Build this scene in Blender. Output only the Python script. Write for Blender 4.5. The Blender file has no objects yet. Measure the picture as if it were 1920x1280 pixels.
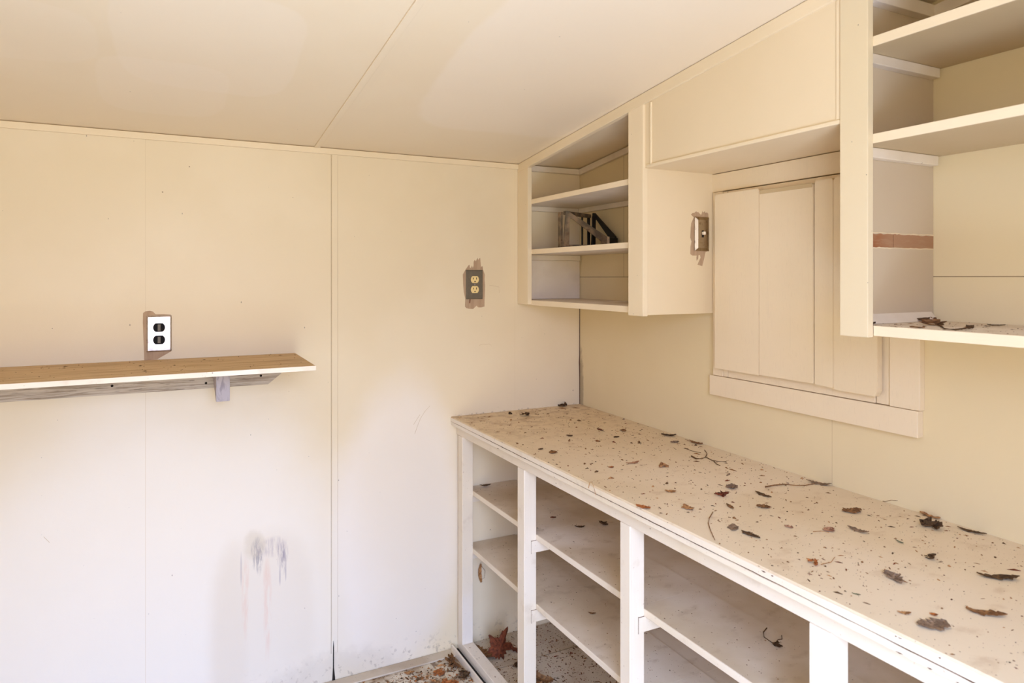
import bpy, bmesh, math, random
from mathutils import Vector, Matrix, noise
random.seed(7)
sc = bpy.context.scene
COL = sc.collection

# ------------------------------------------------------------------ camera
cd = bpy.data.cameras.new('camera'); cam = bpy.data.objects.new('camera', cd); COL.objects.link(cam)
cam.location = (0, 0, 1.43); cam.rotation_euler = (math.radians(90), 0, -math.radians(27.1))
cd.sensor_width = 36; cd.lens = 24; cd.shift_y = -120 / 1920; cd.clip_start = .02
cd.dof.use_dof = True; cd.dof.focus_distance = 2.15; cd.dof.aperture_fstop = 6.3
sc.camera = cam
# ------------------------------------------------------------------ light and exposure
DOOR = (-.28, .56, 0.0, 1.93)          # x0, x1, z0, z1 of the open doorway in the rear wall
YR = -.24                              # inner face of the rear wall
w = bpy.data.worlds.new('daylight'); sc.world = w; w.use_nodes = True
nt = w.node_tree; nt.nodes.clear()
tc = nt.nodes.new('ShaderNodeTexCoord'); sx = nt.nodes.new('ShaderNodeSeparateXYZ')
mr = nt.nodes.new('ShaderNodeMapRange'); mr.inputs[1].default_value = -1; mr.inputs[2].default_value = 1
rp = nt.nodes.new('ShaderNodeValToRGB'); bg = nt.nodes.new('ShaderNodeBackground'); wo = nt.nodes.new('ShaderNodeOutputWorld')
nt.links.new(tc.outputs['Generated'], sx.inputs[0]); nt.links.new(sx.outputs[2], mr.inputs[0])
nt.links.new(mr.outputs[0], rp.inputs[0]); nt.links.new(rp.outputs[0], bg.inputs[0]); nt.links.new(bg.outputs[0], wo.inputs[0])
WS = [(-1, (0.9, 1.04, 1.4)), (-0.46, (0.867, 1.007, 1.333)), (-0.38, (0.327, 0.327, 0.307)), (-0.23, (0.327, 0.307, 0.227)), (-0.18, (0.58, 0.48, 0.28)), (-0.05, (0.513, 0.453, 0.333)), (0.03, (0.373, 0.44, 0.613)), (0.11, (0.62, 0.733, 1.167)), (1, (0.767, 1.16, 1.733))]
cr = rp.color_ramp
while len(cr.elements) < len(WS): cr.elements.new(.5)
for e, (z, c) in zip(cr.elements, WS): e.position = z * .5 + .5; e.color = (*c, 1)
bg.inputs[1].default_value = 15.0
pl = bpy.data.lights.new('doorway_daylight', 'AREA'); pl.shape = 'RECTANGLE'
pl.size = DOOR[1] - DOOR[0]; pl.size_y = DOOR[3] - DOOR[2]; pl.cycles.is_portal = True
po = bpy.data.objects.new('doorway_daylight', pl); COL.objects.link(po)
po.location = ((DOOR[0] + DOOR[1]) / 2, YR - .13, (DOOR[2] + DOOR[3]) / 2); po.rotation_euler = (math.radians(90), 0, 0)
sc.view_settings.view_transform = 'Standard'; sc.view_settings.look = 'None'
sc.view_settings.gamma = 1; sc.view_settings.use_curve_mapping = False
sc.view_settings.exposure = 0.07
sc.cycles.use_denoising = True; sc.cycles.max_bounces = 14; sc.cycles.diffuse_bounces = 10; sc.cycles.glossy_bounces = 4
sc.cycles.sample_clamp_indirect = 10

# ------------------------------------------------------------------ materials
def L(r, g, b):
    f = lambda v: (v / 255 / 12.92) if v / 255 <= .04045 else ((v / 255 + .055) / 1.055) ** 2.4
    return (f(r), f(g), f(b), 1)
class Mat:
    def __init__(s, name, col, rough=.5, metal=0.0, spec=.4):
        s.m = bpy.data.materials.new(name); s.m.use_nodes = True; s.nt = s.m.node_tree
        s.b = s.nt.nodes['Principled BSDF']; s.b.inputs['Roughness'].default_value = rough
        s.b.inputs['Metallic'].default_value = metal; s.b.inputs['Specular IOR Level'].default_value = spec
        s.col = col; s.h = None
        s.tc = s.nt.nodes.new('ShaderNodeTexCoord'); s.v = s.tc.outputs['Object']
        s.xyz = s.nt.nodes.new('ShaderNodeSeparateXYZ'); s.nt.links.new(s.v, s.xyz.inputs[0])
    def set(s, inp, v):
        if hasattr(v, 'is_linked') or hasattr(v, 'links'): s.nt.links.new(v, inp)
        else: inp.default_value = v
    def math(s, op, a, b=0.0, c=None):
        n = s.nt.nodes.new('ShaderNodeMath'); n.operation = op; s.set(n.inputs[0], a); s.set(n.inputs[1], b)
        if c is not None: s.set(n.inputs[2], c)
        return n.outputs[0]
    def vec(s, scale):
        n = s.nt.nodes.new('ShaderNodeMapping'); s.nt.links.new(s.v, n.inputs[0]); n.inputs['Scale'].default_value = scale; return n.outputs[0]
    def noise(s, scale, detail=3, stretch=(1, 1, 1), rough=.55, dist=0):
        n = s.nt.nodes.new('ShaderNodeTexNoise'); s.nt.links.new(s.vec(stretch), n.inputs['Vector'])
        n.inputs['Scale'].default_value = scale; n.inputs['Detail'].default_value = detail; n.inputs['Roughness'].default_value = rough; n.inputs['Distortion'].default_value = dist
        return n.outputs[0]
    def ramp(s, v, a, b, lo=0.0, hi=1.0):
        n = s.nt.nodes.new('ShaderNodeMapRange'); n.interpolation_type = 'SMOOTHSTEP'; s.set(n.inputs[0], v)
        for i, q in zip((1, 2, 3, 4), (a, b, lo, hi)): n.inputs[i].default_value = q
        return n.outputs[0]
    def mix(s, fac, col):
        n = s.nt.nodes.new('ShaderNodeMix'); n.data_type = 'RGBA'; s.set(n.inputs[0], fac); s.set(n.inputs[6], s.col); s.set(n.inputs[7], col); s.col = n.outputs[2]
    def specks(s, scale, keep, size, col, strength=.8, stretch=(1, 1, 1)):
        n = s.nt.nodes.new('ShaderNodeTexVoronoi'); s.nt.links.new(s.vec(stretch), n.inputs['Vector']); n.inputs['Scale'].default_value = scale
        sp = s.nt.nodes.new('ShaderNodeSeparateColor'); s.nt.links.new(n.outputs['Color'], sp.inputs[0])
        a = s.ramp(n.outputs['Distance'], size, size * .6); k = s.math('GREATER_THAN', sp.outputs[0], 1 - keep)
        d = s.math('ADD', s.math('MULTIPLY', s.noise(scale * 2.3, 1), .5), -.25)
        a = s.ramp(s.math('ADD', n.outputs['Distance'], s.math('MULTIPLY', d, size * 1.6)), size, size * .6)
        s.mix(s.math('MULTIPLY', s.math('MULTIPLY', a, k), strength), col)
    def band(s, axis, pos, hw, col, strength=.7, lim=None):   # a thin seam or painted shadow line at axis = pos
        d = s.math('ABSOLUTE', s.math('SUBTRACT', s.xyz.outputs[axis], pos)); f = s.ramp(d, hw, hw * .5)
        if lim:
            ax, a, b = lim; v = s.xyz.outputs[ax]; f = s.math('MULTIPLY', f, s.math('MULTIPLY', s.math('GREATER_THAN', v, a), s.math('LESS_THAN', v, b)))
        s.mix(s.math('MULTIPLY', f, strength), col)
    def blob(s, ax, c, r, col, strength, soft=.3, wob=.25, nscale=9, stretch=(1, 1, 1), power=None, streak=None):  # soft elliptical or boxy stain or pale patch
        u = s.math('DIVIDE', s.math('SUBTRACT', s.xyz.outputs[ax[0]], c[0]), r[0]); v = s.math('DIVIDE', s.math('SUBTRACT', s.xyz.outputs[ax[1]], c[1]), r[1])
        p = power or 2
        d = s.math('ADD', s.math('POWER', s.math('ABSOLUTE', u), p), s.math('POWER', s.math('ABSOLUTE', v), p))
        n = s.math('MULTIPLY', s.math('SUBTRACT', s.noise(nscale, 3, stretch), .5), wob * 4)
        f = s.math('MULTIPLY', s.ramp(s.math('ADD', d, n), 1 + soft, 1 - soft), strength)
        if streak: f = s.math('MULTIPLY', f, s.ramp(s.noise(streak, 4, (1, 1, .12), .7), .38, .62))
        s.mix(f, col)
    def bump(s, v, strength=.2, dist=.002):
        n = s.nt.nodes.new('ShaderNodeBump'); n.inputs['Strength'].default_value = strength; n.inputs['Distance'].default_value = dist
        s.nt.links.new(v, n.inputs['Height'])
        if s.h is not None: s.nt.links.new(s.h, n.inputs['Normal'])
        s.h = n.outputs[0]
    def done(s):
        s.set(s.b.inputs['Base Color'], s.col)
        if s.h is not None: s.nt.links.new(s.h, s.b.inputs['Normal'])
        return s.m
CREAM = L(226, 212, 184); DIRT = L(96, 68, 46); DARK = L(40, 30, 24); GREY = L(150, 140, 128)
def paint(name, col=CREAM, rough=.5, mott=L(217, 200, 166), mottle=.35, dirt=.004, grain=None, f=None, spec=.35):
    m = Mat(name, col, rough, spec=spec)
    m.mix(m.ramp(m.noise(1.7, 4), .42, .62, 0, mottle), mott)
    m.specks(26, dirt * 12, .07, DIRT, .75); m.specks(75, dirt * 6, .10, DARK, .7)
    if f: f(m)
    m.bump(m.noise(55, 3), .10, .002); m.bump(m.noise(420, 2), .12, .0006)
    if grain is not None:
        st = [14, 14, 14]; st[grain] = .8; g = m.noise(9, 4, tuple(st)); m.bump(g, .35, .0012); m.mix(m.ramp(g, .60, .72, 0, .25), L(214, 200, 176))
    return m.done()
FRESH = L(240, 232, 220)
def f_back(m):
    m.blob((0, 2), (-.02, .30), (.62, .74), L(240, 239, 238), .6, .55, .18, 2.2)  # whiter paint low on the wall, with daylight sheen put into its colour
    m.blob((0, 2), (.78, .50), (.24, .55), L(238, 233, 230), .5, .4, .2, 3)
    m.blob((0, 2), (.30, .20), (.17, .36), L(208, 192, 168), .22, .45, .16, 5, power=3)
    m.blob((0, 2), (.20, .20), (.05, .32), L(206, 190, 166), .16, .8, .2, 8)
    m.blob((0, 2), (.275, .53), (.034, .045), L(196, 184, 160), .35, .6, .4, 20)
    m.blob((0, 2), (.285, .500), (.022, .048), L(112, 110, 128), .48, .7, .6, 16, (3, 1, .6), streak=150)
    m.blob((0, 2), (.290, .470), (.009, .040), L(112, 110, 130), .38, .7, .4, 20, streak=150)
    m.blob((0, 2), (.364, .487), (.018, .042), L(108, 98, 132), .48, .7, .6, 18, (3, 1, .6), streak=150)
    m.blob((0, 2), (.368, .455), (.010, .040), L(108, 98, 132), .42, .7, .4, 20, streak=170)
    m.blob((0, 2), (.33, .515), (.045, .03), L(150, 138, 156), .35, .7, .4, 20, streak=110)
    m.blob((0, 2), (.247, .36), (.014, .12), L(222, 170, 148), .28, .9, .35, 12, (3, 1, 1), streak=60)
    m.blob((0, 2), (.316, .31), (.014, .15), L(222, 164, 142), .30, .9, .35, 12, (3, 1, 1), streak=60)
    m.blob((0, 2), (.233, .455), (.0028, .05), L(120, 110, 136), .28, .8, .2, 20)
    m.blob((0, 2), (.357, .41), (.0025, .032), L(112, 102, 136), .36, .7, .2, 20)
    m.blob((0, 2), (.376, .42), (.0022, .030), L(112, 102, 136), .36, .7, .2, 20)
    m.blob((0, 2), (.55, .0), (.22, .10), L(150, 140, 132), .2, .6, .4, 25)
    m.specks(34, .10, .06, DARK, .6, (1, 1, .5))
    m.band(0, -.048, .0012, L(200, 180, 146), .35); m.band(0, 1.262, .001, L(190, 172, 140), .25); m.band(0, .5305, .0012, L(130, 104, 74), .7, (2, .1, 1.865)); m.band(0, .553, .001, L(170, 146, 112), .6, (2, .1, 1.865))  # the pair beside the upright strip paints shadow lines along its edges
    # grime that gathers along the foot of the wall and above the worktop
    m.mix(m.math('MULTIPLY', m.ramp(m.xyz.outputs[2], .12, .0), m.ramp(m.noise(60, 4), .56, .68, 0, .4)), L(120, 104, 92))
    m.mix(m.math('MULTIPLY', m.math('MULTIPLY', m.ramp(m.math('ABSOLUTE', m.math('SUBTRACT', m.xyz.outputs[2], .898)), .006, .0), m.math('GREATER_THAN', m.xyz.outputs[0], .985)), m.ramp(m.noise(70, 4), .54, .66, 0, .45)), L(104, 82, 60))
def f_right(m):
    m.band(2, 1.432, .0016, L(120, 96, 66), .8); m.band(1, 1.217, .0011, L(176, 150, 112), .5, (2, 0, 1.06)); m.band(1, 2.13, .0012, L(110, 88, 60), .7, (2, 1.43, 2.3))
    m.blob((1, 2), (2.43, .95), (.02, .16), L(90, 74, 60), .5, .6, .5, 30)
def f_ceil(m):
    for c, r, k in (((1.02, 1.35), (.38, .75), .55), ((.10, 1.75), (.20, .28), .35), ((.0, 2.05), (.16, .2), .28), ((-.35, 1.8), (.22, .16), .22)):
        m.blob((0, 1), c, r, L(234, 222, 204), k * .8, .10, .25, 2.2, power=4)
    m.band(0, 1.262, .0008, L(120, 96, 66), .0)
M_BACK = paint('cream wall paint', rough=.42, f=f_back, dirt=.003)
M_RIGHT = paint('cream side wall paint', col=L(222, 206, 168), mott=L(214, 196, 154), f=f_right, dirt=.002)
M_WALL = paint('cream plain wall paint')
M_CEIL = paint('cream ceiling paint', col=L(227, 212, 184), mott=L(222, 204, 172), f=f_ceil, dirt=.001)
M_TRIM = paint('cream trim paint', col=L(230, 214, 184), dirt=.002)
M_TRIMB = paint('darkened cream trim paint', col=L(218, 203, 172), dirt=.003)  # trim colour darkened to stand for weaker light on the near stile
M_PANEL = paint('cream panel paint', col=L(226, 209, 178), dirt=.001)
def f_worn(m):
    m.mix(m.ramp(m.noise(110, 4), .66, .74, 0, .45), L(168, 142, 122)); m.mix(m.ramp(m.noise(14, 4), .58, .72, 0, .3), L(196, 180, 160))
M_POST = paint('worn cream post paint', col=L(232, 223, 210), grain=2, f=f_worn, dirt=.0015)
M_EDGE = paint('worn cream edge paint', col=L(230, 220, 206), grain=1, f=f_worn, dirt=.004)
M_BOARDY = paint('cream shelf edge paint', col=L(232, 216, 188), grain=1, dirt=.003)
def f_dusty(m):
    m.mix(m.ramp(m.noise(3.2, 4), .35, .7, .1, .75), L(196, 176, 146))
    m.mix(m.ramp(m.noise(16, 5, (1, 1.4, 1)), .54, .75, 0, .4), L(170, 148, 120))
    m.specks(38, .16, .09, L(120, 84, 54), .8); m.specks(95, .14, .12, L(92, 62, 40), .8); m.specks(190, .10, .14, L(110, 84, 62), .7)
M_LINING = paint('greyed cupboard end paint', col=L(196, 180, 156), mott=L(186, 168, 140), rough=.45, dirt=.003)
M_SHELFIN = paint('tan shelf board paint', col=L(196, 176, 140), mott=L(180, 158, 118), rough=.5, dirt=.003)
M_DUSTY = paint('dusty painted shelf', col=L(232, 222, 210), rough=.62, f=f_dusty, dirt=.01)
def f_counter(m):
    m.mix(m.ramp(m.xyz.outputs[1], .1, 1.0, .05, .5), L(216, 190, 142))
    m.mix(m.ramp(m.noise(2.4, 5), .38, .72, .0, .6), L(212, 192, 160))
    m.mix(m.ramp(m.noise(14, 5, (1, 1.6, 1)), .55, .74, 0, .35), L(180, 148, 112))
    m.mix(m.math('MULTIPLY', m.ramp(m.noise(9, 5, (1.2, 2.5, 1), dist=.8), .50, .64), m.ramp(m.xyz.outputs[1], .6, 1.15, 0, .4)), L(150, 112, 70))
    m.mix(m.math('MULTIPLY', m.ramp(m.noise(28, 6, (1.4, 1, 1)), .50, .66), m.ramp(m.xyz.outputs[1], .3, 1.2, 0, .45)), L(158, 122, 86))
    m.specks(40, .18, .085, L(128, 92, 62), .75); m.specks(95, .20, .12, L(96, 66, 44), .8); m.specks(200, .16, .15, L(120, 90, 66), .75)
    m.specks(22, .12, .05, L(120, 72, 52), .7, (1, 2, 1))
M_COUNTER = paint('dirty cream worktop', col=L(228, 213, 190), rough=.5, f=f_counter, dirt=.012)
def f_dim(m): m.mix(m.ramp(m.noise(5, 4), .4, .7, 0, .5), L(196, 180, 158))
M_INNER = paint('cupboard lining paint', col=L(228, 218, 204), rough=.45, f=f_dim, dirt=.003)
def f_board(m): m.mix(m.ramp(m.noise(120, 3, (1, 6, .3)), .62, .70, 0, .35), L(200, 184, 156))
M_SHUT = paint('cream painted shutter boards', col=L(228, 212, 184), grain=2, f=f_board, dirt=.003)
def f_ply(m):
    g = m.noise(6, 6, (.7, 9, 1), dist=1.6); m.mix(m.ramp(g, .4, .65, 0, .8), L(176, 142, 98)); m.mix(m.ramp(m.noise(4, 5, (.6, 3, 1), dist=1), .52, .75, 0, .5), L(150, 120, 86))
    m.specks(40, .10, .08, DARK, .8); m.bump(g, .3, .001)
M_PLY = paint('dusty unpainted plywood', col=L(206, 178, 136), rough=.65, f=f_ply, mottle=.1)
def f_grey(m):
    g = m.noise(8, 6, (1.0, 14, 22), dist=.9); m.mix(m.ramp(g, .40, .64, 0, .8), L(142, 126, 108)); m.mix(m.ramp(m.noise(5, 4), .5, .7, 0, .6), L(206, 196, 186)); m.mix(m.ramp(m.noise(12, 4, (1, 12, 20), dist=1), .58, .66, 0, .6), L(84, 72, 60)); m.bump(g, .5, .001)
M_GREY = paint('weathered grey wood', col=L(200, 190, 176), rough=.75, f=f_grey, mottle=0, dirt=.003)
def f_block(m): m.mix(m.ramp(m.noise(14, 5, (3, 1, 1), dist=1.4), .45, .65, 0, .7), L(138, 132, 142))
M_BLOCK = paint('grey wooden block', col=L(186, 180, 186), rough=.7, f=f_block, mottle=0)
M_WHEDGE = paint('white painted plywood edge', col=L(244, 238, 228), grain=0, f=f_worn)
def f_floor(m):
    m.mix(m.ramp(m.noise(7, 6, dist=.5), .42, .60, 0, .85), L(150, 126, 98)); m.mix(m.ramp(m.noise(26, 6, dist=1), .50, .62, 0, .8), L(110, 82, 56))
    m.specks(60, .4, .14, L(88, 60, 40), .8); m.specks(140, .4, .16, L(64, 46, 34), .8); m.specks(90, .2, .12, L(214, 204, 190), .8)
M_FLOOR = paint('littered painted floor', col=L(214, 204, 186), rough=.8, f=f_floor, mottle=.3)
def f_cfloor(m):
    m.mix(m.ramp(m.noise(6, 6, dist=.6), .46, .68, 0, .6), L(170, 150, 126)); m.specks(70, .3, .12, L(70, 50, 38), .85); m.specks(150, .3, .14, L(80, 60, 46), .8)
M_CFLOOR = paint('dusty boards', col=L(200, 188, 172), rough=.75, f=f_cfloor, mottle=.2)
M_DCRACK = Mat('brown crack', L(104, 78, 60), .9).done()
M_GAP = Mat('dark gap', L(30, 23, 18), .9).done()
def f_bare(m): m.mix(m.ramp(m.noise(40, 4, (2, 1, .4)), .4, .65, 0, .5), L(160, 132, 106))
M_BARE = paint('unpainted wall patch', col=L(180, 154, 126), rough=.7, f=f_bare, mottle=0)
def f_bw(m): m.mix(m.ramp(m.xyz.outputs[0], -.10, .02), L(160, 122, 92)); m.mix(m.ramp(m.noise(30, 4, (1, 1, 5)), .45, .68, 0, .4), L(170, 138, 108)); m.band(0, .004, .0012, L(90, 56, 36), .8)
M_BAREWOOD = paint('bare wood strip', col=L(140, 78, 36), rough=.7, f=f_bw, mottle=0)
def metal(name, col, rough, dirty=L(90, 76, 62), amt=.5):
    m = Mat(name, col, rough, 1.0); m.mix(m.ramp(m.noise(60, 4), .5, .68, 0, amt), dirty); m.bump(m.noise(200, 2), .1, .0005); return m.done()
M_STEEL = metal('tarnished steel', L(206, 200, 200), .40, L(150, 136, 128), .6)
M_STEELD = metal('dull steel', L(172, 156, 132), .36, L(110, 92, 70), .6)
M_RUST = Mat('rusty dark metal', L(92, 80, 64), .65, .3); M_RUST.mix(M_RUST.ramp(M_RUST.noise(30, 5), .42, .64, 0, .9), L(142, 118, 90)); M_RUST.mix(M_RUST.ramp(M_RUST.noise(60, 4), .55, .7, 0, .6), L(70, 44, 28)); M_RUST.bump(M_RUST.noise(150, 3), .4, .001); M_RUST = M_RUST.done()
M_BLACK = Mat('black metal', L(22, 19, 17), .5).done()
M_GREYPL = Mat('grey plastic plate', L(104, 96, 82), .45); M_GREYPL.mix(M_GREYPL.ramp(M_GREYPL.noise(90, 3), .5, .7, 0, .4), L(126, 114, 94)); M_GREYPL = M_GREYPL.done()
M_IVORY = Mat('ivory plastic', L(232, 208, 148), .4).done()
M_BLKPL = Mat('black plastic', L(16, 13, 13), .55, spec=.12).done()
M_WHITE = Mat('white paint daub', L(236, 224, 204), .5).done()
def leafmat(name, a, b, r=.75):
    m = Mat(name, a, r, spec=.2); m.mix(m.ramp(m.noise(90, 4), .4, .66, 0, .85), b); m.mix(m.ramp(m.noise(260, 2), .55, .66, 0, .5), DARK); m.bump(m.noise(220, 3), .5, .001); return m.done()
LM = {'dark': leafmat('dark dry leaf', L(98, 72, 46), L(58, 42, 28)), 'brown': leafmat('brown dry leaf', L(142, 102, 64), L(98, 66, 42)),
      'tan': leafmat('tan dry leaf', L(184, 138, 92), L(132, 90, 56)), 'grey': leafmat('grey brown dry leaf', L(142, 118, 96), L(106, 86, 70)),
      'red': leafmat('red brown dry leaf', L(120, 62, 38), L(70, 36, 24)), 'green': leafmat('dull green sliver', L(120, 122, 92), L(80, 84, 60)),
      'orange': leafmat('orange brown dry leaf', L(176, 108, 58), L(126, 72, 38)), 'pink': leafmat('pinkish dry leaf', L(176, 134, 106), L(140, 96, 72))}

# ------------------------------------------------------------------ mesh helpers
def NB(): return bmesh.new()
def hexa(bm, c, bev=.0012):       # c: 8 corners, bottom ring then top ring
    t = bmesh.new(); v = [t.verts.new(p) for p in c]
    for f in ((3, 2, 1, 0), (4, 5, 6, 7), (0, 1, 5, 4), (1, 2, 6, 5), (2, 3, 7, 6), (3, 0, 4, 7)): t.faces.new([v[i] for i in f])
    bmesh.ops.recalc_face_normals(t, faces=t.faces)
    if bev: bmesh.ops.bevel(t, geom=t.edges[:] , offset=bev, segments=2, affect='EDGES', profile=.5)
    me = bpy.data.meshes.new('t'); t.to_mesh(me); t.free(); bm.from_mesh(me); bpy.data.meshes.remove(me); return bm
def box(x0, x1, y0, y1, z0, z1, bm=None, bev=.0012, top=None, bot=None):   # top / bot: function (x, y) -> z
    bm = bm or NB(); T = top or (lambda x, y: z1); B = bot or (lambda x, y: z0)
    q = [(x0, y0), (x1, y0), (x1, y1), (x0, y1)]
    return hexa(bm, [(x, y, B(x, y)) for x, y in q] + [(x, y, T(x, y)) for x, y in q], bev)
def prism(pts, n, off, bm=None):  # polygon pts (3d), extruded by vector off
    bm = bm or NB(); a = [bm.verts.new(p) for p in pts]; b = [bm.verts.new(Vector(p) + Vector(off)) for p in pts]
    bm.faces.new(a); bm.faces.new(b[::-1])
    for i in range(len(a)): bm.faces.new((a[i], b[i], b[(i + 1) % len(a)], a[(i + 1) % len(a)]))
    bmesh.ops.recalc_face_normals(bm, faces=bm.faces); return bm
def tube(pts, r, bm=None, n=6, jit=0):
    bm = bm or NB(); pts = [Vector(p) for p in pts]; rings = []
    for i, p in enumerate(pts):
        d = (pts[min(i + 1, len(pts) - 1)] - pts[max(i - 1, 0)]).normalized(); u = d.orthogonal().normalized(); v = d.cross(u)
        rr = (r[i] if isinstance(r, (list, tuple)) else r) * (1 + random.uniform(-jit, jit))
        rings.append([bm.verts.new(p + (u * math.cos(2 * math.pi * k / n) + v * math.sin(2 * math.pi * k / n)) * rr) for k in range(n)])
    for a, b in zip(rings, rings[1:]):
        for k in range(n): bm.faces.new((a[k], a[(k + 1) % n], b[(k + 1) % n], b[k]))
    bm.faces.new(rings[0][::-1]); bm.faces.new(rings[-1]); return bm
def cyl(c, axis, r, h, bm=None, n=20, flat=0, r2=None):
    bm = bm or NB(); ax = Vector(axis).normalized(); u = Vector((0, 0, 1)) if abs(ax.z) < .9 else Vector((1, 0, 0)); s_ = ax.cross(u).normalized(); c = Vector(c)
    P = []
    for k in range(n):
        a = 2 * math.pi * k / n; X, Z = r * math.cos(a), r * math.sin(a)
        if flat: Z = max(-flat, min(flat, Z))
        P.append((X, Z))
    A = [bm.verts.new(c + s_ * X + u * Z) for X, Z in P]; kk = (r2 or r) / r; B = [bm.verts.new(c + ax * h + (s_ * X + u * Z) * kk) for X, Z in P]
    bm.faces.new(A); bm.faces.new(B[::-1])
    for k in range(n): bm.faces.new((A[k], B[k], B[(k + 1) % n], A[(k + 1) % n]))
    bmesh.ops.recalc_face_normals(bm, faces=bm.faces); return bm
ORG = {}
def link(name, bm, mat, parent=None, smooth=False, **tags):
    o_ = ORG.get(parent, Vector((0, 0, 0))) if parent else Vector((0, 0, 0))
    me = bpy.data.meshes.new(name)
    if o_.length: bmesh.ops.translate(bm, verts=bm.verts, vec=-o_)
    bm.to_mesh(me); bm.free()
    if smooth:
        for p in me.polygons: p.use_smooth = True
    me.materials.append(mat); o = bpy.data.objects.new(name, me); COL.objects.link(o)
    if parent: o.parent = parent; ORG[o] = o_
    for k, v in tags.items(): o[k] = v
    return o
def thing(name, loc, label, cat, group=None):
    o = bpy.data.objects.new(name, None); COL.objects.link(o); o.location = loc; o.empty_display_size = .05; ORG[o] = Vector(loc)
    o['label'] = label; o['category'] = cat
    if group: o['group'] = group
    return o
def solo(name, bm, mat, loc, label, cat, group=None, smooth=False):   # a thing that is one mesh, origin at loc
    bmesh.ops.translate(bm, verts=bm.verts, vec=-Vector(loc))
    o = link(name, bm, mat, smooth=smooth); o.location = loc; o['label'] = label; o['category'] = cat
    if group: o['group'] = group
    return o
def struct(name, bm, mat, label=None, parent=None):
    o = link(name, bm, mat, parent)
    if not parent: o['kind'] = 'structure'
    if label: o['label'] = label
    return o

# ------------------------------------------------------------------ room
YB, XR, XL = 2.44, 1.57, -1.35
ceil_z = lambda x, y: 1.886 + .116 * (YB - y)
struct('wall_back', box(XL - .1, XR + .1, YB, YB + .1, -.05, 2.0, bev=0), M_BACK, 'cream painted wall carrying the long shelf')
struct('wall_right', box(XR, XR + .1, YR - .1, YB, -.05, 2.4, bev=0), M_RIGHT, 'cream wall behind the cupboards and worktop')
struct('wall_left', box(XL - .1, XL, YR - .1, YB, -.05, 2.4, bev=0), M_WALL, 'plain cream wall')
bm = NB()
box(XL - .1, DOOR[0], YR - .1, YR, -.05, 2.4, bm, 0); box(DOOR[1], XR + .1, YR - .1, YR, -.05, 2.4, bm, 0); box(DOOR[0], DOOR[1], YR - .1, YR, DOOR[3], 2.4, bm, 0)
struct('wall_rear', bm, M_WALL, 'cream wall with the open doorway')
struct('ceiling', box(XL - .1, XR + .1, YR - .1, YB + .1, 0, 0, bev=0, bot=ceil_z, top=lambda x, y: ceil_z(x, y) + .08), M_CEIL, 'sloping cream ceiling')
struct('floor', box(XL - .1, XR + .1, YR - .1, YB + .1, -.08, 0, bev=0), M_FLOOR, 'littered floor')
struct('trim_1', box(.470, .490, YR, YB, 0, 0, bev=.001, bot=lambda x, y: ceil_z(x, y) - .005, top=lambda x, y: ceil_z(x, y)), M_CEIL, 'thin strip over the ceiling joint')
struct('trim_2', box(.532, .552, YB - .005, YB, .146, 1.866, bev=.001), M_BACK, 'upright strip over the wall joint')
struct('trim_3', box(XL, 1.273, YB - .009, YB, 1.864, 1.8845, bev=.0015), M_TRIM, 'strip along the top of the back wall')
struct('trim_4', prism([(.5335, YB - .0012, 0), (.5365, YB - .0012, .05), (.5368, YB - .0012, .12), (.538, YB - .0012, .15), (.5405, YB - .0012, .12), (.5405, YB - .0012, .05), (.545, YB - .0012, 0)], None, (0, .0025, 0)), M_GAP, 'open dark joint at the foot of the back wall')
struct('trim_5', prism([(1.5682, YB - .003, .89), (1.5676, YB - .003, 1.0), (1.5664, YB - .003, 1.052), (1.5655, YB - .003, 1.07), (1.5674, YB - .003, 1.10), (1.5684, YB - .003, 1.33), (1.5705, YB - .003, 1.33), (1.5705, YB - .003, .89)], None, (0, .004, 0)), M_DCRACK, 'open dark joint in the corner above the worktop')
struct('trim_6', box(1.273, 1.291, YR, YB, 0, 0, top=lambda x, y: ceil_z(x, y) - .0015, bot=lambda x, y: ceil_z(x, y) - .034), M_TRIM, 'long sloping fascia along the ceiling above the cupboards')
# boxed soffit between the wall cupboards
S = struct('trim_7', box(1.281, 1.291, .97, 1.638, 1.7565, 0, bev=.0008, top=lambda x, y: ceil_z(x, y) - .03), M_PANEL, 'boxed panel between the two wall cupboards')
struct('soffit_underside', box(1.290, XR, .97, 1.638, 1.757, 1.769, bev=.0008), M_PANEL, parent=S)
struct('bead', box(1.276, 1.283, .97, 1.62, 1.7555, 1.765, bev=.002), M_TRIM, parent=S)
struct('bead', box(1.276, 1.283, 1.598, 1.606, 1.7555, 0, bev=.003, top=lambda x, y: ceil_z(x, y) - .036), M_TRIM, parent=S)
struct('bead', box(1.278, 1.283, .97, .982, 1.765, 0, bev=.002, top=lambda x, y: ceil_z(x, y) - .036), M_TRIM, parent=S)
# pale sill of flooring along the back wall
struct('baseboard_back', box(XL, .985, YB - .05, YB - .002, 0, .006, bev=.002), M_CFLOOR, 'pale board on the floor along the back wall')

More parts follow.
